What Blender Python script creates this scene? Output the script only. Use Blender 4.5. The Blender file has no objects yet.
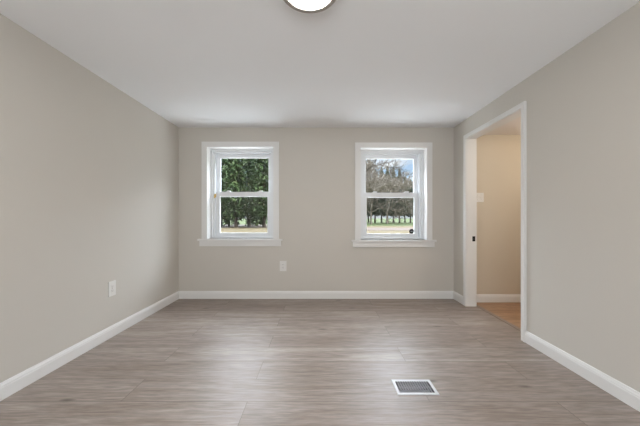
import bpy, bmesh, math, random
from mathutils import Vector, Matrix, Euler

scene = bpy.context.scene
C = scene.collection
R = math.radians

# ---------------------------------------------------------------- camera
F = 280.0                      # focal length in pixels of a 640 px wide frame
EYE = 1.087                    # camera height
cam_d = bpy.data.cameras.new('camera')
cam = bpy.data.objects.new('camera', cam_d)
C.objects.link(cam)
cam.location = (0, 0, EYE)
cam.rotation_euler = (R(90), 0, 0)
cam_d.sensor_width = 36
cam_d.lens = F / 640 * 36
cam_d.shift_y = 5 / 640
cam_d.clip_start = 0.05
cam_d.clip_end = 2000
scene.camera = cam

# ---------------------------------------------------------------- exposure
scene.view_settings.view_transform = 'Standard'
scene.view_settings.look = 'None'
scene.view_settings.gamma = 1
scene.view_settings.use_curve_mapping = False
scene.view_settings.exposure = 0.16
scene.cycles.use_denoising = True
scene.cycles.max_bounces = 14
scene.cycles.diffuse_bounces = 8
scene.cycles.transparent_max_bounces = 16
scene.cycles.sample_clamp_indirect = 6.0
scene.cycles.caustics_reflective = False

# ---------------------------------------------------------------- sky
SKY_LOW = 0.90
SKY_HIGH = 21.0
SUN = 6.0
REAR_FILL = 64.0
REAR_FILL_COLOR = (0.97, 0.985, 1.0)
LAMP = 112.0
HALL_FILL = 19.0

world = bpy.data.worlds.new('world')
scene.world = world
world.use_nodes = True
nt = world.node_tree
nt.nodes.clear()
w_out = nt.nodes.new('ShaderNodeOutputWorld')
w_bg = nt.nodes.new('ShaderNodeBackground')
w_tc = nt.nodes.new('ShaderNodeTexCoord')
w_sep = nt.nodes.new('ShaderNodeSeparateXYZ')
nt.links.new(w_tc.outputs['Generated'], w_sep.inputs[0])
w_ramp = nt.nodes.new('ShaderNodeValToRGB')           # blue deepening with height
w_ramp.color_ramp.elements[0].position = 0.0
w_ramp.color_ramp.elements[0].color = (0.80, 0.88, 0.96, 1)
w_ramp.color_ramp.elements[1].position = 0.30
w_ramp.color_ramp.elements[1].color = (0.70, 0.80, 0.93, 1)
e = w_ramp.color_ramp.elements.new(0.16)
e.color = (0.45, 0.66, 0.93, 1)
nt.links.new(w_sep.outputs['Z'], w_ramp.inputs[0])
w_map = nt.nodes.new('ShaderNodeMapping')
w_map.inputs['Scale'].default_value = (1, 1, 2.6)
nt.links.new(w_tc.outputs['Generated'], w_map.inputs[0])
w_noise = nt.nodes.new('ShaderNodeTexNoise')
w_noise.inputs['Scale'].default_value = 6.0
w_noise.inputs['Detail'].default_value = 6
w_noise.inputs['Roughness'].default_value = 0.6
nt.links.new(w_map.outputs[0], w_noise.inputs['Vector'])
w_cl = nt.nodes.new('ShaderNodeValToRGB')
w_cl.color_ramp.elements[0].position = 0.44
w_cl.color_ramp.elements[1].position = 0.66
nt.links.new(w_noise.outputs['Fac'], w_cl.inputs[0])
w_mix = nt.nodes.new('ShaderNodeMix')
w_mix.data_type = 'RGBA'
nt.links.new(w_cl.outputs['Color'], w_mix.inputs['Factor'])
nt.links.new(w_ramp.outputs['Color'], w_mix.inputs['A'])
w_mix.inputs['B'].default_value = (0.98, 0.98, 1.0, 1)
w_st = nt.nodes.new('ShaderNodeMapRange')             # bright thin overcast overhead
w_st.inputs['From Min'].default_value = 0.23
w_st.inputs['From Max'].default_value = 0.42
w_st.inputs['To Min'].default_value = 0.0
w_st.inputs['To Max'].default_value = SKY_HIGH
nt.links.new(w_sep.outputs['Z'], w_st.inputs['Value'])
nt.links.new(w_mix.outputs['Result'], w_bg.inputs['Color'])
w_fy = nt.nodes.new('ShaderNodeMapRange')             # the brighter half of the sky lies beyond the windows
w_fy.inputs['From Min'].default_value = -0.3
w_fy.inputs['From Max'].default_value = 0.35
w_fy.inputs['To Min'].default_value = 0.18
w_fy.inputs['To Max'].default_value = 1.0
nt.links.new(w_sep.outputs['Y'], w_fy.inputs['Value'])
w_mu = nt.nodes.new('ShaderNodeMath'); w_mu.operation = 'MULTIPLY'
nt.links.new(w_st.outputs['Result'], w_mu.inputs[0]); nt.links.new(w_fy.outputs['Result'], w_mu.inputs[1])
w_ad = nt.nodes.new('ShaderNodeMath'); w_ad.operation = 'ADD'
w_ad.inputs[1].default_value = SKY_LOW
nt.links.new(w_mu.outputs[0], w_ad.inputs[0])
nt.links.new(w_ad.outputs[0], w_bg.inputs['Strength'])
nt.links.new(w_bg.outputs[0], w_out.inputs[0])

sun_d = bpy.data.lights.new('sun', 'SUN')
sun_d.energy = SUN
sun_d.angle = R(4)
sun_d.color = (1, 0.95, 0.86)
sun = bpy.data.objects.new('sun', sun_d)
C.objects.link(sun)
sun.rotation_euler = Vector((-0.75, 0.42, -0.75)).to_track_quat('-Z', 'Y').to_euler()

# ---------------------------------------------------------------- room measures
D = 3.78                       # back wall
XL, XR = -1.91, 1.806          # side walls
YF = -1.45                     # wall behind the camera
ZC = 2.309                     # ceiling
TH = 0.26                      # outer wall thickness
XH = 1.909                      # hall side of the right wall
YH = 3.62                      # hall end wall
XHR = 3.30                     # hall far side
YHF = 0.9
ZHC = 2.16
DY0, DY1, DZ = 2.498, 3.440, 2.060   # doorway
VX0, VX1, VY0, VY1 = 0.478, 0.732, 1.716, 1.874   # floor vent outer edge

# added fill light behind the camera, set at an invented window
ar = bpy.data.lights.new('added_rear_fill', 'AREA')
ar.shape = 'RECTANGLE'
ar.size = 1.7
ar.size_y = 1.25
ar.energy = REAR_FILL
ar.color = REAR_FILL_COLOR
aro = bpy.data.objects.new('added_rear_fill', ar)
C.objects.link(aro)
aro.location = (0.0, YF - 0.16, 1.45)
aro.rotation_euler = (R(118), 0, 0)

# ---------------------------------------------------------------- materials
def srgb(r, g, b):
    f = lambda c: (c / 255 / 12.92) if c / 255 <= 0.04045 else ((c / 255 + 0.055) / 1.055) ** 2.4
    return (f(r), f(g), f(b), 1)

def base_mat(name, color, rough=0.5, spec=0.5, metal=0.0):
    m = bpy.data.materials.new(name)
    m.use_nodes = True
    b = m.node_tree.nodes['Principled BSDF']
    b.inputs['Base Color'].default_value = color
    b.inputs['Roughness'].default_value = rough
    b.inputs['Specular IOR Level'].default_value = spec
    b.inputs['Metallic'].default_value = metal
    return m, m.node_tree, b

def paint(name, color, rough=0.6, bump=0.02, scale=220, spec=0.3):
    """rolled paint: faint mottling and a fine stipple"""
    m, t, b = base_mat(name, color, rough, spec)
    tc = t.nodes.new('ShaderNodeTexCoord')
    n = t.nodes.new('ShaderNodeTexNoise')
    n.inputs['Scale'].default_value = scale
    n.inputs['Detail'].default_value = 3
    t.links.new(tc.outputs['Object'], n.inputs['Vector'])
    bp = t.nodes.new('ShaderNodeBump')
    bp.inputs['Strength'].default_value = bump
    bp.inputs['Distance'].default_value = 0.002
    t.links.new(n.outputs['Fac'], bp.inputs['Height'])
    t.links.new(bp.outputs[0], b.inputs['Normal'])
    n2 = t.nodes.new('ShaderNodeTexNoise')
    n2.inputs['Scale'].default_value = 1.3
    t.links.new(tc.outputs['Object'], n2.inputs['Vector'])
    mx = t.nodes.new('ShaderNodeMix')
    mx.data_type = 'RGBA'
    mx.inputs['A'].default_value = color
    mx.inputs['B'].default_value = tuple(c * 0.965 for c in color[:3]) + (1,)
    t.links.new(n2.outputs['Fac'], mx.inputs['Factor'])
    t.links.new(mx.outputs['Result'], b.inputs['Base Color'])
    return m

def planks(name, ca, cb, dark, width, length, off_x, off_y, rough, gap=0.0022, spec=0.5, grain=1.0, rot=0.0):
    """boards laid along x with staggered ends, streaky grain and knots"""
    m, t, b = base_mat(name, ca, rough, spec)
    L = t.links
    tc = t.nodes.new('ShaderNodeTexCoord')
    mp = t.nodes.new('ShaderNodeMapping')
    mp.inputs['Location'].default_value = (off_x, off_y, 0)
    mp.inputs['Rotation'].default_value = (0, 0, rot)
    L.new(tc.outputs['Object'], mp.inputs[0])
    br = t.nodes.new('ShaderNodeTexBrick')
    br.offset = 0.41
    br.offset_frequency = 2
    br.inputs['Color1'].default_value = (0, 0, 0, 1)
    br.inputs['Color2'].default_value = (1, 1, 1, 1)
    br.inputs['Mortar'].default_value = (0.5, 0.5, 0.5, 1)
    br.inputs['Scale'].default_value = 1
    br.inputs['Mortar Size'].default_value = gap
    br.inputs['Mortar Smooth'].default_value = 0.3
    br.inputs['Brick Width'].default_value = length
    br.inputs['Row Height'].default_value = width
    L.new(mp.outputs[0], br.inputs['Vector'])
    # grain, displaced per board
    sc = t.nodes.new('ShaderNodeVectorMath'); sc.operation = 'MULTIPLY'
    sc.inputs[1].default_value = (1.0, 10.5, 1)
    L.new(mp.outputs[0], sc.inputs[0])
    ad = t.nodes.new('ShaderNodeVectorMath'); ad.operation = 'ADD'
    k = t.nodes.new('ShaderNodeVectorMath'); k.operation = 'SCALE'
    k.inputs['Scale'].default_value = 37
    L.new(br.outputs['Color'], k.inputs[0])
    L.new(sc.outputs[0], ad.inputs[0]); L.new(k.outputs[0], ad.inputs[1])
    n1 = t.nodes.new('ShaderNodeTexNoise')
    n1.inputs['Scale'].default_value = 1.5
    n1.inputs['Detail'].default_value = 9
    n1.inputs['Roughness'].default_value = 0.72
    n1.inputs['Distortion'].default_value = 0.3
    L.new(ad.outputs[0], n1.inputs['Vector'])
    n2 = t.nodes.new('ShaderNodeTexNoise')
    n2.inputs['Scale'].default_value = 9
    n2.inputs['Detail'].default_value = 4
    L.new(ad.outputs[0], n2.inputs['Vector'])
    tone = t.nodes.new('ShaderNodeMix'); tone.data_type = 'RGBA'
    tone.inputs['A'].default_value = ca
    tone.inputs['B'].default_value = cb
    L.new(br.outputs['Color'], tone.inputs['Factor'])
    rg = t.nodes.new('ShaderNodeMapRange')
    rg.inputs['From Min'].default_value = 0.36
    rg.inputs['From Max'].default_value = 0.62
    rg.inputs['To Min'].default_value = 0.62 * grain
    rg.inputs['To Max'].default_value = 0.0
    L.new(n1.outputs['Fac'], rg.inputs['Value'])
    g1 = t.nodes.new('ShaderNodeMix'); g1.data_type = 'RGBA'
    L.new(rg.outputs[0], g1.inputs['Factor'])
    L.new(tone.outputs['Result'], g1.inputs['A'])
    g1.inputs['B'].default_value = dark
    rg2 = t.nodes.new('ShaderNodeMapRange')
    rg2.inputs['From Min'].default_value = 0.35
    rg2.inputs['From Max'].default_value = 0.65
    rg2.inputs['To Min'].default_value = 0.80
    rg2.inputs['To Max'].default_value = 1.14
    L.new(n2.outputs['Fac'], rg2.inputs['Value'])
    g2 = t.nodes.new('ShaderNodeVectorMath'); g2.operation = 'SCALE'
    L.new(g1.outputs['Result'], g2.inputs[0]); L.new(rg2.outputs[0], g2.inputs['Scale'])
    # scattered knots
    vs = t.nodes.new('ShaderNodeVectorMath'); vs.operation = 'MULTIPLY'
    vs.inputs[1].default_value = (1.1, 3.6, 1)
    L.new(mp.outputs[0], vs.inputs[0])
    vo = t.nodes.new('ShaderNodeTexVoronoi')
    vo.inputs['Scale'].default_value = 1.5
    L.new(vs.outputs[0], vo.inputs['Vector'])
    kr = t.nodes.new('ShaderNodeMapRange')
    kr.inputs['From Min'].default_value = 0.03
    kr.inputs['From Max'].default_value = 0.10
    kr.inputs['To Min'].default_value = 0.7 * grain
    kr.inputs['To Max'].default_value = 0.0
    L.new(vo.outputs['Distance'], kr.inputs['Value'])
    g3 = t.nodes.new('ShaderNodeMix'); g3.data_type = 'RGBA'
    L.new(kr.outputs[0], g3.inputs['Factor'])
    L.new(g2.outputs[0], g3.inputs['A'])
    g3.inputs['B'].default_value = tuple(c * 0.55 for c in dark[:3]) + (1,)
    # joint
    g4 = t.nodes.new('ShaderNodeMix'); g4.data_type = 'RGBA'
    L.new(br.outputs['Fac'], g4.inputs['Factor'])
    L.new(g3.outputs['Result'], g4.inputs['A'])
    g4.inputs['B'].default_value = tuple(c * 0.5 for c in dark[:3]) + (1,)
    L.new(g4.outputs['Result'], b.inputs['Base Color'])
    rr = t.nodes.new('ShaderNodeMapRange')
    rr.inputs['To Min'].default_value = rough - 0.06
    rr.inputs['To Max'].default_value = rough + 0.08
    L.new(n1.outputs['Fac'], rr.inputs['Value'])
    L.new(rr.outputs[0], b.inputs['Roughness'])
    bp = t.nodes.new('ShaderNodeBump')
    bp.inputs['Strength'].default_value = 0.12
    bp.inputs['Distance'].default_value = 0.002
    L.new(n2.outputs['Fac'], bp.inputs['Height'])
    L.new(bp.outputs[0], b.inputs['Normal'])
    return m

def mottled(name, colors, scale, rough=0.9, detail=5, stretch=(1, 1, 1), spec=0.2):
    m, t, b = base_mat(name, colors[0], rough, spec)
    tc = t.nodes.new('ShaderNodeTexCoord')
    mp = t.nodes.new('ShaderNodeMapping')
    mp.inputs['Scale'].default_value = stretch
    n = t.nodes.new('ShaderNodeTexNoise')
    n.inputs['Scale'].default_value = scale
    n.inputs['Detail'].default_value = detail
    n.inputs['Roughness'].default_value = 0.65
    rp = t.nodes.new('ShaderNodeValToRGB')
    els = rp.color_ramp.elements
    els[0].position, els[0].color = 0.32, colors[0]
    els[1].position, els[1].color = 0.68, colors[-1]
    for i, c in enumerate(colors[1:-1]):
        x = els.new(0.32 + 0.36 * (i + 1) / (len(colors) - 1)); x.color = c
    t.links.new(tc.outputs['Object'], mp.inputs[0])
    t.links.new(mp.outputs[0], n.inputs['Vector'])
    t.links.new(n.outputs['Fac'], rp.inputs[0])
    t.links.new(rp.outputs[0], b.inputs['Base Color'])
    return m

M = {}
M['wall'] = paint('greige_wall_paint', (0.582, 0.553, 0.506, 1), 0.62, 0.03)
M['hall_wall'] = paint('beige_hall_paint', (0.590, 0.525, 0.430, 1), 0.62, 0.03)
M['ceiling'] = paint('ceiling_paint', (0.875, 0.892, 0.915, 1), 0.8, 0.03)
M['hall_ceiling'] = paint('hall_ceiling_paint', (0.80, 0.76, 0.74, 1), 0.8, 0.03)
M['trim'] = paint('white_trim_paint', (0.745, 0.74, 0.73, 1), 0.34, 0.01, 90, 0.5)
M['vinyl'] = paint('white_window_vinyl', (0.74, 0.755, 0.77, 1), 0.32, 0.005, 90, 0.5)
M['plastic'] = paint('white_plate_plastic', (0.73, 0.72, 0.70, 1), 0.3, 0.0, 90, 0.5)
M['floor'] = planks('grey_oak_planks', (0.292, 0.240, 0.211, 1), (0.396, 0.338, 0.303, 1), (0.190, 0.146, 0.120, 1),
                    0.2313, 1.83, 0.43, -1.6586, 0.43, gap=0.0016, spec=0.5, grain=1.4)
M['hall_floor'] = planks('honey_hall_planks', (0.38, 0.225, 0.130, 1), (0.46, 0.28, 0.165, 1), (0.24, 0.125, 0.065, 1),
                         0.10, 0.9, 0, 0, 0.4)
M['threshold'] = paint('threshold_strip', (0.27, 0.215, 0.185, 1), 0.4, 0.01)
M['nickel'] = base_mat('brushed_nickel', (0.36, 0.33, 0.30, 1), 0.5, 0.5, 0.35)[0]
M['black'] = base_mat('black_metal', (0.010, 0.0095, 0.0095, 1), 0.7, 0.2)[0]
M['slot'] = base_mat('dark_slot', (0.03, 0.03, 0.03, 1), 0.6)[0]
M['brass'] = base_mat('brass', (0.62, 0.44, 0.16, 1), 0.35, 0.5, 0.7)[0]
M['vent'] = paint('vent_white_enamel', (0.56, 0.565, 0.58, 1), 0.4, 0.0, 90, 0.5)
M['duct'] = base_mat('dark_duct', (0.02, 0.02, 0.023, 1), 0.7)[0]
M['pale'] = base_mat('pale_mark', (0.62, 0.66, 0.72, 1), 0.5)[0]
M['siding'] = paint('exterior_wall', (0.6, 0.6, 0.58, 1), 0.8, 0.02)

m = bpy.data.materials.new('lit_diffuser'); m.use_nodes = True
t = m.node_tree; t.nodes.clear()
o_ = t.nodes.new('ShaderNodeOutputMaterial'); e_ = t.nodes.new('ShaderNodeEmission')
e_.inputs['Color'].default_value = (1, 0.98, 0.95, 1); e_.inputs['Strength'].default_value = LAMP
t.links.new(e_.outputs[0], o_.inputs[0]); M['diffuser'] = m

def glass_mat(name, tint, gloss=1.0):
    m = bpy.data.materials.new(name); m.use_nodes = True
    t = m.node_tree; t.nodes.clear()
    o = t.nodes.new('ShaderNodeOutputMaterial')
    tr = t.nodes.new('ShaderNodeBsdfTransparent'); tr.inputs[0].default_value = tint
    gl = t.nodes.new('ShaderNodeBsdfGlossy'); gl.inputs['Roughness'].default_value = 0.02
    lw = t.nodes.new('ShaderNodeLayerWeight'); lw.inputs['Blend'].default_value = 0.5
    pw = t.nodes.new('ShaderNodeMath'); pw.operation = 'POWER'; pw.inputs[1].default_value = 5
    fr = t.nodes.new('ShaderNodeMath'); fr.operation = 'MULTIPLY_ADD'; fr.inputs[1].default_value = 0.9; fr.inputs[2].default_value = 0.03
    t.links.new(lw.outputs['Facing'], pw.inputs[0]); t.links.new(pw.outputs[0], fr.inputs[0])
    mx = t.nodes.new('ShaderNodeMixShader')
    t.links.new(fr.outputs[0], mx.inputs[0]); t.links.new(tr.outputs[0], mx.inputs[1]); t.links.new(gl.outputs[0], mx.inputs[2])
    t.links.new(mx.outputs[0], o.inputs[0])
    return m
M['glass'] = glass_mat('window_glass', (0.98, 0.99, 0.985, 1))
m = bpy.data.materials.new('insect_mesh'); m.use_nodes = True
t = m.node_tree; t.nodes.clear()
o_ = t.nodes.new('ShaderNodeOutputMaterial'); a_ = t.nodes.new('ShaderNodeBsdfTransparent')
d_ = t.nodes.new('ShaderNodeBsdfDiffuse'); d_.inputs[0].default_value = (0.03, 0.03, 0.03, 1)
x_ = t.nodes.new('ShaderNodeMixShader'); x_.inputs[0].default_value = 0.16
t.links.new(a_.outputs[0], x_.inputs[1]); t.links.new(d_.outputs[0], x_.inputs[2]); t.links.new(x_.outputs[0], o_.inputs[0])
M['screen'] = m

# ---------------------------------------------------------------- mesh helpers
def link_bm(name, bm, mat, parent=None, loc=None, smooth=False, bevel=0.0, seg=2):
    if bevel:
        bmesh.ops.bevel(bm, geom=[e for e in bm.edges if e.is_manifold and e.calc_face_angle(0) > 0.6], offset=bevel,
                        segments=seg, affect='EDGES', profile=0.6, clamp_overlap=True)
    bmesh.ops.recalc_face_normals(bm, faces=bm.faces)
    me = bpy.data.meshes.new(name)
    bm.to_mesh(me); bm.free()
    for mt in (mat if isinstance(mat, list) else [mat]):
        me.materials.append(mt)
    if smooth:
        for p in me.polygons: p.use_smooth = True
    o = bpy.data.objects.new(name, me)
    C.objects.link(o)
    if parent is not None: o.parent = parent
    if loc is not None: o.location = loc
    return o

def box(bm, x0, x1, y0, y1, z0, z1):
    v = [bm.verts.new(p) for p in ((x0, y0, z0), (x1, y0, z0), (x1, y1, z0), (x0, y1, z0),
                                   (x0, y0, z1), (x1, y0, z1), (x1, y1, z1), (x0, y1, z1))]
    for q in ((0, 3, 2, 1), (4, 5, 6, 7), (0, 1, 5, 4), (1, 2, 6, 5), (2, 3, 7, 6), (3, 0, 4, 7)):
        bm.faces.new([v[i] for i in q])
    return v

def boxes(*bs):
    bm = bmesh.new()
    for b in bs: box(bm, *b)
    return bm

def slab(u0, u1, v0, v1, t0, t1, holes, place):
    """thick slab with rectangular holes; place maps (u, v, t) to a point"""
    us = sorted({u0, u1} | {h[i] for h in holes for i in (0, 1)})
    vs = sorted({v0, v1} | {h[i] for h in holes for i in (2, 3)})
    us = [u for u in us if u0 <= u <= u1]; vs = [v for v in vs if v0 <= v <= v1]
    solid = {}
    for i in range(len(us) - 1):
        for j in range(len(vs) - 1):
            cu, cv = (us[i] + us[i + 1]) / 2, (vs[j] + vs[j + 1]) / 2
            solid[i, j] = not any(h[0] < cu < h[1] and h[2] < cv < h[3] for h in holes)
    bm = bmesh.new(); cache = {}
    def V(u, v, t):
        k = (round(u, 5), round(v, 5), round(t, 5))
        if k not in cache: cache[k] = bm.verts.new(place(u, v, t))
        return cache[k]
    for (i, j), s in solid.items():
        if not s: continue
        a, b, c, d = us[i], us[i + 1], vs[j], vs[j + 1]
        for tt in (t0, t1):
            bm.faces.new([V(a, c, tt), V(b, c, tt), V(b, d, tt), V(a, d, tt)])
        for (di, dj, p, q) in ((-1, 0, (a, c), (a, d)), (1, 0, (b, c), (b, d)), (0, -1, (a, c), (b, c)), (0, 1, (a, d), (b, d))):
            if not solid.get((i + di, j + dj), False):
                bm.faces.new([V(*p, t0), V(*q, t0), V(*q, t1), V(*p, t1)])
    return bm

def structure(o, **kw):
    o['kind'] = 'structure'
    for k, v in kw.items(): o[k] = v
    return o

def empty(name, loc=(0, 0, 0)):
    o = bpy.data.objects.new(name, None); o.empty_display_size = 0.1
    C.objects.link(o); o.location = loc
    return o

def tag(o, label, cat, group=None):
    o['label'] = label; o['category'] = cat
    if group: o['group'] = group
    return o

def extrude_profile(prof, p0, p1, normal):
    """profile points (out, up) swept from p0 to p1; normal = horizontal outward direction"""
    bm = bmesh.new()
    p0, p1, n = Vector(p0), Vector(p1), Vector(normal)
    ra = [bm.verts.new(p0 + n * a + Vector((0, 0, b))) for a, b in prof]
    rb = [bm.verts.new(p1 + n * a + Vector((0, 0, b))) for a, b in prof]
    k = len(prof)
    for i in range(k):
        bm.faces.new([ra[i], ra[(i + 1) % k], rb[(i + 1) % k], rb[i]])
    bm.faces.new(ra[::-1]); bm.faces.new(rb)
    return bm

# ---------------------------------------------------------------- windows' measures
WIN = [(-1.0735, 0.0), (0.9922, -0.012)]       # centre x, height offset
WH = 0.4485                                    # half width of the opening
WZ0, WZ1 = 0.8035, 2.0455
holes = [(cx - WH, cx + WH, WZ0 + dz, WZ1 + dz) for cx, dz in WIN]

# ---------------------------------------------------------------- room shell
# floor: object origin at world origin so the planks' seams lie where the photograph shows them
fl = structure(link_bm('floor', slab(XL - 0.02, 1.925, YF - 0.02, D + 0.02, -0.06, 0.0,
               [(VX0 + 0.014, VX1 - 0.014, VY0 + 0.014, VY1 - 0.014)], lambda u, v, t: (u, v, t)), M['floor']))
structure(link_bm('ceiling', boxes((XL - TH, XR + 0.05, YF - TH, D + TH, ZC, ZC + 0.12)), M['ceiling']))
wb = structure(link_bm('wall_back', slab(XL - TH, XR + 0.05, -0.5, ZC, D, D + TH, holes, lambda u, v, t: (u, t, v)), [M['wall'], M['siding']]))
structure(link_bm('wall_left', boxes((XL - TH, XL, YF - TH, D, -0.3, ZC)), M['wall']))
structure(link_bm('wall_right', slab(YF - TH, D, -0.06, ZC, XR, XH, [(DY0 - 0.018, DY1 + 0.018, -0.06 - 1, DZ + 0.018)],
               lambda u, v, t: (t, u, v)), [M['wall']]))
structure(link_bm('wall_front', slab(XL - TH, XH, -0.3, ZC, YF - TH, YF, [(-0.85, 0.85, 0.82, 2.05)], lambda u, v, t: (u, t, v)), M['wall']))

# hall beyond the doorway
structure(link_bm('floor_hall', boxes((1.965, XHR + 0.02, YHF - 0.02, YH + 0.02, -0.06, 0.0)), M['hall_floor']))
structure(link_bm('ceiling_hall', boxes((XH, XHR + 0.15, YHF - 0.15, YH + 0.15, ZHC, ZHC + 0.3)), M['hall_ceiling']))
structure(link_bm('wall_hall_end', boxes((XH, XHR + 0.15, YH, YH + 0.15, -0.06, ZHC)), M['hall_wall']))
structure(link_bm('wall_hall_side', boxes((XHR, XHR + 0.15, YHF, YH, -0.06, ZHC)), M['hall_wall']))
structure(link_bm('wall_hall_front', boxes((XH, XHR + 0.15, YHF - 0.15, YHF, -0.06, ZHC)), M['hall_wall']))
structure(link_bm('trim_1', boxes((1.925, 1.965, DY0 - 0.03, DY1 + 0.03, -0.06, 0.004)), M['threshold'], bevel=0.002),
          label='flat threshold strip between the grey planks and the honey hall floor')
hl = bpy.data.lights.new('hall_fill', 'POINT'); hl.energy = HALL_FILL; hl.color = (1, 0.90, 0.76); hl.shadow_soft_size = 0.14
hlo = bpy.data.objects.new('hall_fill', hl); C.objects.link(hlo); hlo.location = (2.85, 2.55, 1.90)  # unseen point light without a fixture, added to warm and brighten the hall

# baseboards: square board with a stepped and sloped cap
BB = [(0, 0), (0.0145, 0), (0.0145, 0.072), (0.0125, 0.076), (0.0125, 0.083), (0.0085, 0.092), (0.006, 0.100), (0, 0.102)]
G = 0.001
structure(link_bm('baseboard_back', extrude_profile(BB, (XL, D, 0), (XR, D, 0), (0, -1, 0)), M['trim']))
structure(link_bm('baseboard_left', extrude_profile(BB, (XL, YF, 0), (XL, D - 0.0147, 0), (1, 0, 0)), M['trim']))
structure(link_bm('baseboard_right', extrude_profile(BB, (XR, YF, 0), (XR, DY0 - 0.0505, 0), (-1, 0, 0)), M['trim']))
structure(link_bm('baseboard_right_corner', extrude_profile(BB, (XR, DY1 + 0.0505, 0), (XR, D - 0.0147, 0), (-1, 0, 0)), M['trim']))
structure(link_bm('baseboard_hall', extrude_profile(BB, (XH + 0.02, YH, 0), (XHR, YH, 0), (0, -1, 0)), M['trim']))

# ---------------------------------------------------------------- doorway
door = structure(empty('door_1', (XR, (DY0 + DY1) / 2, 0)), label='open cased doorway with white trim leading to the beige hall')
def local(bm, root):
    bmesh.ops.translate(bm, verts=bm.verts, vec=-Vector(root.location)); return bm
CW = 0.050
def casing_set(xa, xb, s):
    """three mitred boards around the opening, with a raised outer band; xa = wall face, s = outward sign"""
    bm = bmesh.new()
    for lo, hi, th in ((0.0055, CW - 0.001, 0.0145), (CW - 0.016, CW, 0.020), (0.004, 0.014, 0.0175)):
        def P(y, z, t): return bm.verts.new((xa + s * t, y, z))
        def board(a, b, c, d):
            f = [P(*a, 0), P(*b, 0), P(*c, 0), P(*d, 0)]; g = [P(*a, th), P(*b, th), P(*c, th), P(*d, th)]
            bm.faces.new(f[::-1]); bm.faces.new(g)
            for i in range(4): bm.faces.new([f[i], f[(i + 1) % 4], g[(i + 1) % 4], g[i]])
        board((DY0 - hi, 0), (DY0 - lo, 0), (DY0 - lo, DZ + lo), (DY0 - hi, DZ + hi))
        board((DY1 + lo, 0), (DY1 + hi, 0), (DY1 + hi, DZ + hi), (DY1 + lo, DZ + lo))
        board((DY0 - lo, DZ + lo), (DY1 + lo, DZ + lo), (DY1 + hi, DZ + hi), (DY0 - hi, DZ + hi))
    return bm
link_bm('casing', local(casing_set(XR, 0, -1), door), M['trim'], door)
link_bm('casing', local(casing_set(XH, 0, 1), door), M['trim'], door)
link_bm('jamb', local(boxes((XR, XH, DY0 - 0.018, DY0, 0, DZ), (XR, XH, DY1, DY1 + 0.018, 0, DZ),
                            (XR, XH, DY0 - 0.018, DY1 + 0.018, DZ, DZ + 0.018)), door), M['trim'], door)
bm = slab(1.872, 1.906, 0.800, 0.862, DY1 - 0.0022, DY1 + 0.0, [(1.881, 1.897, 0.816, 0.846)], lambda u, v, t: (u, t, v))
sp = link_bm('strike_plate', local(bm, door), M['black'], door); sp['label'] = 'black strike plate'
link_bm('latch_hole', local(boxes((1.881, 1.897, DY1 - 0.0008, DY1 + 0.0004, 0.816, 0.846)), door), M['slot'], sp)

# ---------------------------------------------------------------- windows
def ring(x0, x1, z0, z1, wl, wr, wb_, wt, y0, y1):
    return slab(x0, x1, z0, z1, y0, y1, [(x0 + wl, x1 - wr, z0 + wb_, z1 - wt)], lambda u, v, t: (u, t, v))

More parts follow.
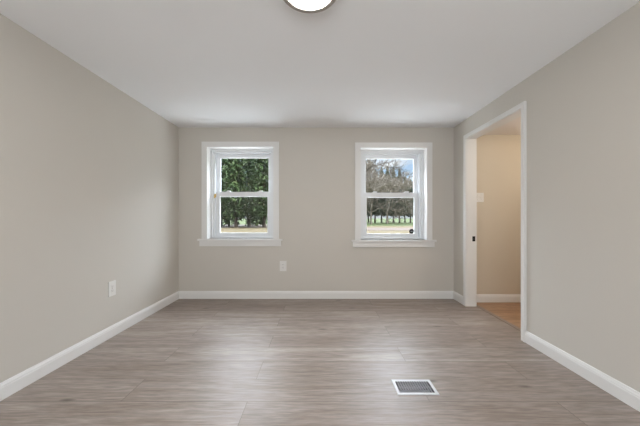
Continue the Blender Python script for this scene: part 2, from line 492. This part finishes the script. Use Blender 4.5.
def make_window(n, cx, dz):
    w = structure(empty('window_%d' % n, (cx, D, WZ0 + dz)))
    L = lambda bm: bmesh.ops.translate(bm, verts=bm.verts, vec=(0, D, 0)) and bm or bm
    H = WZ1 - WZ0
    # local: x about centre, y from the wall face (positive = outwards), z from stool top
    bm = boxes((-WH - 0.070, -WH + 0.003, -0.018, 0.0, 0, H + 0.066), (WH - 0.003, WH + 0.070, -0.018, 0.0, 0, H + 0.066),
               (-WH - 0.070, WH + 0.070, -0.0185, 0.0, H - 0.003, H + 0.068))
    link_bm('casing', bm, M['trim'], w, bevel=0.002)
    link_bm('stool', boxes((-WH - 0.118, WH + 0.118, -0.040, 0.0, -0.022, 0.0), (-WH, WH, -0.001, 0.10, -0.022, 0.0)), M['trim'], w, bevel=0.003)
    link_bm('apron', boxes((-WH - 0.100, WH + 0.100, -0.0165, 0.0, -0.096, -0.022)), M['trim'], w, bevel=0.002)
    link_bm('jamb_liner', boxes((-WH, -WH + 0.004, 0, 0.10, 0, H), (WH - 0.004, WH, 0, 0.10, 0, H), (-WH, WH, 0, 0.10, H - 0.004, H)), M['trim'], w)
    # vinyl frame with stepped inside tracks
    fr = ring(-WH, WH, 0, H, 0.030, 0.030, 0.020, 0.030, 0.10, 0.25)
    f = link_bm('frame', fr, M['vinyl'], w, bevel=0.0025)
    st = ring(-WH + 0.028, WH - 0.028, 0.018, H - 0.028, 0.030, 0.030, 0.012, 0.026, 0.122, 0.136)
    link_bm('sash_stop', st, M['vinyl'], f, bevel=0.002)
    st = ring(-WH + 0.028, WH - 0.028, 0.018, H - 0.028, 0.022, 0.022, 0.010, 0.020, 0.136, 0.25)
    link_bm('track', st, M['vinyl'], f, bevel=0.002)
    zt = H - 0.050
    # upper sash (outer track)
    us = ring(-0.392, 0.392, 0.585, zt, 0.0505, 0.0505, 0.045, 0.054, 0.200, 0.232)
    u = link_bm('upper_sash', us, M['vinyl'], w, bevel=0.004)
    link_bm('glass', boxes((-0.345, 0.345, 0.214, 0.218, 0.625, zt - 0.050)), M['glass'], u)
    # lower sash (inner track)
    ls = ring(-0.392, 0.392, 0.030, 0.651, 0.057, 0.057, 0.0445, 0.064, 0.158, 0.194)
    l = link_bm('lower_sash', ls, M['vinyl'], w, bevel=0.004)
    link_bm('glass', boxes((-0.338, 0.338, 0.174, 0.178, 0.070, 0.590)), M['glass'], l)
    for sx in (-0.225, 0.225):                      # cam locks on the meeting rail
        lk = boxes((sx - 0.030, sx + 0.030, 0.162, 0.190, 0.651, 0.659))
        box(lk, sx - 0.012, sx + 0.034, 0.166, 0.182, 0.659, 0.671)
        link_bm('sash_lock', lk, M['vinyl'], l, bevel=0.002)
    for sx in (-0.33, 0.33):                        # tilt latches at the rail ends
        link_bm('tilt_latch', boxes((sx - 0.045, sx + 0.045, 0.166, 0.184, 0.651, 0.6545)), M['vinyl'], l, bevel=0.001)
    link_bm('lift_rail', boxes((-0.30, 0.30, 0.150, 0.158, 0.064, 0.070)), M['vinyl'], l, bevel=0.001)
    s = link_bm('insect_screen', ring(-0.390, 0.390, 0.028, 0.640, 0.02, 0.02, 0.02, 0.02, 0.237, 0.245), M['vinyl'], w)
    link_bm('screen_mesh', boxes((-0.371, 0.371, 0.2405, 0.2415, 0.047, 0.621)), M['screen'], s)
    return w, f

w1, f1 = make_window(1, *WIN[0])
w1['label'] = 'white double-hung window on the left, dense evergreens behind its panes'
w2, f2 = make_window(2, *WIN[1])
w2['label'] = 'white double-hung window on the right, a black disc in its lower corner'
# small brass catch on the left window's frame, beside the meeting rail
bm = boxes((-0.400, -0.385, 0.112, 0.122, 0.560, 0.615), (-0.397, -0.388, 0.100, 0.112, 0.578, 0.600), (-0.385, -0.372, 0.114, 0.1215, 0.572, 0.620))
cat_ = link_bm('side_catch', bm, M['brass'], f1, bevel=0.002); cat_['label'] = 'small brass catch'

# made-up window in the wall behind the camera, added for the fill light
w3 = structure(empty('window_3', (0, YF, 0.82)))
link_bm('frame', slab(-0.85, 0.85, 0, 1.23, -0.10, -0.04, [(-0.80, -0.02, 0.05, 1.18), (0.02, 0.80, 0.05, 1.18)], lambda u, v, t: (u, t, v)), M['vinyl'], w3)
link_bm('casing', slab(-0.92, 0.92, -0.07, 1.30, 0, 0.018, [(-0.85, 0.85, 0, 1.23)], lambda u, v, t: (u, t, v)), M['trim'], w3)
link_bm('glass', boxes((-0.81, 0.81, -0.072, -0.068, 0.04, 1.19)), M['glass'], w3)

# ---------------------------------------------------------------- ceiling light
RL = 0.153
LX, LY = -0.056, 1.455
lamp = tag(empty('ceiling_light', (LX, LY, ZC)), 'round flush ceiling light with glowing white diffuser and thin nickel rim', 'ceiling light')
def lathe(prof, seg=64, close=False):
    bm = bmesh.new(); rows = []
    for r, z in prof:
        if r < 1e-6: rows.append([bm.verts.new((0, 0, z))])
        else: rows.append([bm.verts.new((r * math.cos(2 * math.pi * i / seg), r * math.sin(2 * math.pi * i / seg), z)) for i in range(seg)])
    pairs = list(zip(rows, rows[1:])) + ([(rows[-1], rows[0])] if close else [])
    for a, b in pairs:
        for i in range(seg):
            j = (i + 1) % seg
            if len(a) == 1 and len(b) == 1: continue
            if len(a) == 1: bm.faces.new([a[0], b[i], b[j]])
            elif len(b) == 1: bm.faces.new([a[i], a[j], b[0]])
            else: bm.faces.new([a[i], a[j], b[j], b[i]])
    return bm
link_bm('rim', lathe([(RL - 0.004, 0), (RL, -0.004), (RL, -0.046), (RL - 0.004, -0.050), (RL - 0.026, -0.050), (RL - 0.0285, -0.047), (RL - 0.0285, 0)], close=True), M['nickel'], lamp, smooth=False)
link_bm('diffuser', lathe([(RL - 0.029, -0.030), (RL - 0.029, -0.0425), (RL - 0.04, -0.0445), (RL * 0.5, -0.046), (0, -0.0465)]), M['diffuser'], lamp, smooth=True)

# ---------------------------------------------------------------- outlets and switch
def make_outlet(name, loc, rz, label):
    r = tag(empty(name, loc), label, 'outlet', 'wall outlets')
    r.rotation_euler = (0, 0, rz)
    # local: plate faces -y
    p = link_bm('plate', boxes((-0.0445, 0.0445, -0.0065, 0, -0.0675, 0.0675)), M['plastic'], r, bevel=0.0025)
    for s in (1, -1):
        bm = boxes((-0.0165, 0.0165, -0.0085, -0.006, s * 0.0195 - 0.014, s * 0.0195 + 0.014))
        q = link_bm('receptacle', bm, M['plastic'], r, bevel=0.0012)
        link_bm('slots', boxes((-0.0078, -0.0056, -0.0088, -0.0083, s * 0.0195 - 0.002, s * 0.0195 + 0.007),
                               (0.0056, 0.0078, -0.0088, -0.0083, s * 0.0195 - 0.002, s * 0.0195 + 0.007),
                               (-0.002, 0.002, -0.0088, -0.0083, s * 0.0195 - 0.010, s * 0.0195 - 0.006)), M['slot'], q)
    link_bm('screw', boxes((-0.003, 0.003, -0.0075, -0.006, -0.003, 0.003)), M['nickel'], r, bevel=0.0008)
    return r
make_outlet('electrical_outlet', (XL, 2.567, 0.441), R(90), 'white duplex outlet plate low on the left wall')
make_outlet('electrical_outlet', (-0.498, D, 0.439), 0, 'white duplex outlet plate low on the window wall beneath the left window')

sw = tag(empty('light_switch', (2.055, YH, 1.352)), 'white two-toggle light switch plate on the beige hall wall', 'light switch')
link_bm('plate', boxes((-0.0585, 0.0585, -0.0065, 0, -0.060, 0.060)), M['plastic'], sw, bevel=0.0025)
for sx in (-0.023, 0.023):
    bm = boxes((sx - 0.0055, sx + 0.0055, -0.008, -0.006, -0.0125, 0.0125)); box(bm, sx - 0.0045, sx + 0.0045, -0.019, -0.007, 0.0, 0.0085)
    link_bm('toggle', bm, M['plastic'], sw, bevel=0.001)
    for sz in (-0.030, 0.030):
        link_bm('screw', boxes((sx - 0.0028, sx + 0.0028, -0.0074, -0.006, sz - 0.0028, sz + 0.0028)), M['nickel'], sw, bevel=0.0006)

# ---------------------------------------------------------------- floor vent
vc = ((VX0 + VX1) / 2, (VY0 + VY1) / 2)
vent = tag(empty('floor_vent', (vc[0], vc[1], 0)), 'white metal floor register with dark slots set in the grey planks', 'floor vent')
hw, hd = (VX1 - VX0) / 2, (VY1 - VY0) / 2
bm = slab(-hw, hw, -hd, hd, 0.0003, 0.006, [(-hw + 0.018, hw - 0.018, -hd + 0.018, hd - 0.018)], lambda u, v, t: (u, v, t))
link_bm('rim', bm, M['vent'], vent, bevel=0.003)
bm = bmesh.new()
n = 14
gw, gd = hw - 0.018, hd - 0.018
for i in range(1, n):                              # upright louvres, leaning
    x = -gw + 2 * gw * i / n
    v = box(bm, x - 0.0016, x + 0.0016, -gd, gd, 0.0005, 0.004)
for j in range(1, 2):
    y = -gd + 2 * gd * j / 2
    box(bm, -gw, gw, y - 0.0011, y + 0.0011, 0.0005, 0.0032)
link_bm('louvres', bm, M['vent'], vent)
bm = bmesh.new()
a, b_ = hw - 0.0155, hd - 0.0155
box(bm, -a, a, -b_, b_, -0.058, -0.055)
for bx in ((-a, -a + 0.001, -b_, b_), (a - 0.001, a, -b_, b_), (-a, a, -b_, -b_ + 0.001), (-a, a, b_ - 0.001, b_)):
    box(bm, *bx, -0.056, -0.001)
d_ = link_bm('duct', bm, M['duct'], vent); d_['label'] = 'dark duct opening'

# ---------------------------------------------------------------- black disc on the right window
dk = tag(empty('round_sticker', (0, 0, 0)), 'small round black disc with pale mark in the lower right corner of the right window', 'sticker')
dk.location = (1.291, D + 0.1735, EYE - 13.3 * (D + 0.174) / F)
bm = lathe([(0, 0), (0.033, 0), (0.0335, -0.002), (0.0325, -0.004), (0, -0.0045)], 40); bmesh.ops.rotate(bm, verts=bm.verts, cent=(0, 0, 0), matrix=Matrix.Rotation(R(-90), 3, 'X'))
link_bm('disc', bm, M['black'], dk)
bm = boxes((-0.014, 0.014, -0.0056, -0.0040, -0.004, 0.005), (-0.009, 0.009, -0.0054, -0.0040, -0.009, -0.006))
link_bm('mark', bm, M['pale'], dk, bevel=0.0008)

# ================================================================ outdoors
GZ = -0.55                      # lawn level
def lawn_mat():
    m, t, b = base_mat('winter_lawn', (0.3, 0.25, 0.13, 1), 0.95, 0.1)
    L = t.links
    tc = t.nodes.new('ShaderNodeTexCoord')
    n = t.nodes.new('ShaderNodeTexNoise'); n.inputs['Scale'].default_value = 0.35; n.inputs['Detail'].default_value = 8; n.inputs['Roughness'].default_value = 0.7
    L.new(tc.outputs['Object'], n.inputs['Vector'])
    sp = t.nodes.new('ShaderNodeSeparateXYZ'); L.new(tc.outputs['Object'], sp.inputs[0])
    mr = t.nodes.new('ShaderNodeMapRange'); mr.inputs['From Min'].default_value = 52; mr.inputs['From Max'].default_value = 64
    mr.inputs['To Min'].default_value = -0.12; mr.inputs['To Max'].default_value = 0.42
    L.new(sp.outputs['Y'], mr.inputs['Value'])
    ad = t.nodes.new('ShaderNodeMath'); ad.operation = 'ADD'
    L.new(n.outputs['Fac'], ad.inputs[0]); L.new(mr.outputs[0], ad.inputs[1])
    rp = t.nodes.new('ShaderNodeValToRGB')
    rp.color_ramp.elements[0].position = 0.30; rp.color_ramp.elements[0].color = (0.087, 0.065, 0.037, 1)
    rp.color_ramp.elements[1].position = 0.85; rp.color_ramp.elements[1].color = (0.049, 0.065, 0.023, 1)
    x = rp.color_ramp.elements.new(0.55); x.color = (0.075, 0.065, 0.034, 1)
    L.new(ad.outputs[0], rp.inputs[0]); L.new(rp.outputs[0], b.inputs['Base Color'])
    return m
M['lawn'] = lawn_mat()
M['drive'] = mottled('gravel_drive', [(0.064, 0.044, 0.036, 1), (0.087, 0.063, 0.051, 1), (0.072, 0.055, 0.044, 1)], 1.2)
M['bounce_slab'] = mottled('pale_bounce_slab', [(0.46, 0.45, 0.43, 1), (0.56, 0.55, 0.53, 1)], 1.5)  # pale surface of the added slab that bounces light indoors
M['tree_shade'] = mottled('painted_tree_shade', [(0.030, 0.023, 0.016, 1), (0.055, 0.042, 0.028, 1)], 1.0)  # shade beneath the evergreens, put into a dark ground colour
M['cedar'] = mottled('evergreen_foliage', [(0.014, 0.032, 0.012, 1), (0.040, 0.074, 0.025, 1), (0.095, 0.135, 0.046, 1)], 0.9, 0.7)
M['pine'] = mottled('pine_foliage', [(0.010, 0.022, 0.010, 1), (0.026, 0.044, 0.020, 1), (0.046, 0.066, 0.030, 1)], 0.8, 0.7)
M['bark'] = mottled('conifer_bark', [(0.035, 0.027, 0.021, 1), (0.070, 0.056, 0.046, 1)], 2.0, stretch=(1, 1, 0.2))
M['greybark'] = mottled('grey_bark', [(0.108, 0.092, 0.073, 1), (0.190, 0.166, 0.136, 1)], 1.6, stretch=(1, 1, 0.4))
M['darkbark'] = mottled('dark_bark', [(0.035, 0.030, 0.026, 1), (0.065, 0.056, 0.050, 1)], 1.6, stretch=(1, 1, 0.4))

bm = bmesh.new()
vv = [bm.verts.new(p) for p in ((-400, D + TH, GZ), (400, D + TH, GZ), (400, 900, GZ), (-400, 900, GZ))]
bm.faces.new(vv)
structure(link_bm('ground', bm, M['lawn']))
bm = bmesh.new(); rnd = random.Random(4); up, lo = [], []
for i in range(41):
    x = 2 + i * 1.6
    up.append(bm.verts.new((x, 46.0 + 0.9 * math.sin(i * 0.4) + rnd.uniform(-.25, .25), GZ + 0.03)))
    lo.append(bm.verts.new((x, 36.5 + 0.8 * math.sin(i * 0.33 + 1) + rnd.uniform(-.25, .25), GZ + 0.03)))
for i in range(40): bm.faces.new([lo[i], lo[i + 1], up[i + 1], up[i]])
structure(link_bm('added_bounce_slab', boxes((-7, 7, D + TH, 9.5, GZ - 0.1, GZ + 0.02)), M['bounce_slab']))  # unseen slab added outside the windows to bounce light up to the ceiling
structure(link_bm('driveway', bm, M['drive']))
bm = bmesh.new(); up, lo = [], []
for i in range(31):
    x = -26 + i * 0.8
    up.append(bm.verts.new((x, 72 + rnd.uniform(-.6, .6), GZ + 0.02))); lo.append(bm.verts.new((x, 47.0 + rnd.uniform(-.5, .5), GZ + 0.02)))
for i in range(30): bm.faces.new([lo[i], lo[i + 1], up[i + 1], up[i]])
structure(link_bm('tree_shade_strip', bm, M['tree_shade']))  # dark ground strip that paints in the shade at the evergreens' feet

def tube(bm, pts, radii, seg=5):
    rings = []
    for i, p in enumerate(pts):
        d = (pts[min(i + 1, len(pts) - 1)] - pts[max(i - 1, 0)]).normalized()
        a = d.orthogonal().normalized(); b = d.cross(a)
        rings.append([bm.verts.new(p + (a * math.cos(2 * math.pi * k / seg) + b * math.sin(2 * math.pi * k / seg)) * radii[i]) for k in range(seg)])
    for r0, r1 in zip(rings, rings[1:]):
        for k in range(seg): bm.faces.new([r0[k], r0[(k + 1) % seg], r1[(k + 1) % seg], r1[k]])
    bm.faces.new(rings[-1])

def conifer(name, x, y, h, r, clear, seed, fol, label, group, nspray=1500, leaf=0.34, broad=0.0, tr=0.24):
    """trunk, boughs in whorls, and needle sprays hung on the boughs"""
    rnd = random.Random(seed)
    root = tag(empty(name, (x, y, GZ)), label, 'tree', group)
    bm = bmesh.new()
    pts = [Vector((rnd.uniform(-.1, .1) * (i > 0), rnd.uniform(-.1, .1) * (i > 0), h * 0.97 * i / 6)) for i in range(7)]
    tube(bm, pts, [tr * (1.25 if i == 0 else 1 - 0.93 * i / 6) for i in range(7)], 8)
    link_bm('trunk', bm, M['bark'], root, smooth=True)
    bb, fb = bmesh.new(), bmesh.new()
    nb = int(nspray / 18)
    for i in range(nb):
        u = (i + rnd.random()) / nb
        z = clear + (h - clear) * u
        prof = (1 - u) ** (0.80 - 0.30 * broad) * (0.55 + 0.45 * min(1, u / 0.12)) + 0.004
        ln = r * prof * rnd.uniform(0.72, 1.15)
        an = i * 2.399 + rnd.uniform(-.4, .4)
        rise = (-0.22 + 0.75 * u) * (1 - broad) + broad * rnd.uniform(-.25, .55)
        d = Vector((math.cos(an), math.sin(an), rise)).normalized()
        s = Vector((0, 0, z)); e = s + d * ln + Vector((0, 0, -0.10 * ln))
        tube(bb, [s, (s + e) / 2 + Vector((0, 0, 0.05 * ln)), e], [0.05 * (1 - u * .6), 0.032 * (1 - u * .6), 0.010], 4)
        for k in range(18):
            f = rnd.uniform(0.18, 1.04) ** 0.75
            c = s.lerp(e, f) + Vector((rnd.gauss(0, .17), rnd.gauss(0, .17), rnd.gauss(-0.04, .20))) * min(1.6, 0.22 + 0.55 * ln)
            sz = leaf * rnd.uniform(0.6, 1.3) * (1 - 0.45 * u * (1 - broad))
            q = Euler((rnd.uniform(-.9, .9), rnd.uniform(-.9, .9), an + rnd.uniform(-1, 1))).to_matrix()
            w = 0.42 * sz
            P = [q @ Vector(v) + c for v in ((-sz * .5, 0, 0), (-.1 * sz, -w, -.10 * sz), (sz * .75, 0, -.22 * sz), (-.1 * sz, w, -.10 * sz), (0.05 * sz, 0, 0.14 * sz))]
            v = [fb.verts.new(p) for p in P]
            for a, b in ((0, 1), (1, 2), (2, 3), (3, 0)): fb.faces.new([v[a], v[b], v[4]])
    tmp = bpy.data.meshes.new('boughs'); bb.to_mesh(tmp); bb.free()
    for f in fb.faces: f.material_index = 0
    nf = len(fb.faces); fb.from_mesh(tmp); fb.faces.ensure_lookup_table()
    for f in fb.faces[nf:]: f.material_index = 1
    bpy.data.meshes.remove(tmp)
    link_bm('foliage', fb, [fol, M['bark']], root)
    return root

def bare_tree(name, x, y, h, seed, mat, label, spread=0.55, levels=6, tr=0.3, lean=(0, 0), split=0.16, twig=0.012, group=None):
    rnd = random.Random(seed)
    root = tag(empty(name, (x, y, GZ)), label, 'tree', group)
    tb, cb = bmesh.new(), bmesh.new()
    top = Vector((lean[0] * 0.3, lean[1] * 0.3, h * split))
    tube(tb, [Vector((0, 0, 0)), top * 0.12, top * 0.6, top * 1.08], [tr * 1.5, tr * 1.05, tr * .95, tr * .7], 8)
    def grow(p, d, ln, rad, lev):
        q = p + d * ln * 0.5 + Vector((rnd.gauss(0, .05), rnd.gauss(0, .05), rnd.gauss(0, .03))) * ln
        d2 = (d + Vector((rnd.gauss(0, .2), rnd.gauss(0, .2), rnd.gauss(-.02, .16)))).normalized()
        e = q + d2 * ln * 0.5
        tube(cb, [p, q, e], [rad, rad * .82, rad * .62], 5 if lev > 3 else 3)
        if lev <= 0: return
        k = 3 if lev > 2 else 5
        for i in range(k):
            base = e if i < 2 else p.lerp(e, rnd.uniform(.35, .85))
            off = Vector((rnd.gauss(0, 1), rnd.gauss(0, 1), rnd.gauss(.05, .75))).normalized()
            nd = (d2 + off * spread * rnd.uniform(.7, 1.5)).normalized()
            grow(base, nd, ln * rnd.uniform(.62, .84), max(rad * .60, twig), lev - 1)
    for i in range(5):
        a = i * 1.257 + rnd.uniform(-.3, .3)
        d = Vector((math.cos(a) * .85 + lean[0] * .25, math.sin(a) * .85 + lean[1] * .25, rnd.uniform(.45, 1.1))).normalized()
        grow(top * rnd.uniform(.75, 1.05), d, h * .235, tr * .5, levels - 1)
    grow(top, Vector((lean[0] * .1, lean[1] * .1, 1)).normalized(), h * .26, tr * .6, levels - 1)
    link_bm('trunk', tb, mat, root, smooth=True)
    link_bm('branches', cb, mat, root)
    return root

def at(px, Y): return (px - 320) / F * Y

# evergreens seen through the left window
GE = 'evergreens beyond the left window'
lab = ['big dark evergreen nearest the left edge of the left window',
       'big dark evergreen just left of the middle of the left window',
       'big dark evergreen just right of the middle of the left window',
       'big dark evergreen nearest the right edge of the left window']
for i, (px, Y) in enumerate(((221, 52.0), (236, 48.5), (249, 52.0), (264, 48.5))):
    conifer('evergreen_tree', at(px, Y), Y, 17.5 - 0.6 * (i % 2), 2.7, 1.9, 20 + i, M['cedar'], lab[i], GE, nspray=4200, leaf=0.46, broad=0.75, tr=0.26)

for i, (px, Y) in enumerate(((229, 57.0), (257, 58.0))):
    conifer('evergreen_tree', at(px, Y), Y, 16.5, 3.4, 0.8, 40 + i, M['cedar'],
            ['evergreen standing behind the gap between the two leftmost big evergreens', 'evergreen standing behind the gap between the two rightmost big evergreens'][i],
            GE, nspray=3000, leaf=0.5, broad=0.75, tr=0.24)

# pines in a row seen through the right window
GP = 'pine row beyond the right window'
px = [361, 368.5, 375, 381.5, 387.5, 393.5, 399.5, 405, 410.5, 416]
hs = [18.0, 18.6, 18.2, 18.8, 19.2, 19.0, 18.4, 15.6, 14.6, 14.0]
words = ['first', 'second', 'third', 'fourth', 'fifth', 'sixth', 'seventh', 'eighth', 'ninth', 'tenth']
for i in range(10):
    Y = 92 + 0.5 * i + (i % 2) * 6.0
    conifer('pine_tree', at(px[i], Y), Y, hs[i] * Y / 95, 2.8, 3.0, 50 + i, M['pine'],
            'tall pine with bare lower trunk, %s from left in the row beyond the right window' % words[i], GP, nspray=2600, leaf=0.6, broad=0.12, tr=0.25)

# bare trees
bare_tree('bare_tree', at(371, 73), 73, 20.0, 7, M['greybark'], 'bare grey tree with a wide twiggy crown at the left of the right window', spread=0.70, levels=6, tr=0.24, twig=0.05)
bare_tree('bare_tree', at(387, 83), 83, 20.4, 11, M['greybark'], 'bare grey tree with a rounded twiggy crown in the middle of the right window', spread=0.70, levels=6, tr=0.24, twig=0.05)
bare_tree('bare_tree', at(352, 26), 26, 10.2, 5, M['darkbark'], 'dark bare branches reaching in at the top left corner of the right window', spread=0.5, levels=5, tr=0.13, lean=(0.6, 0), split=0.5, twig=0.008)
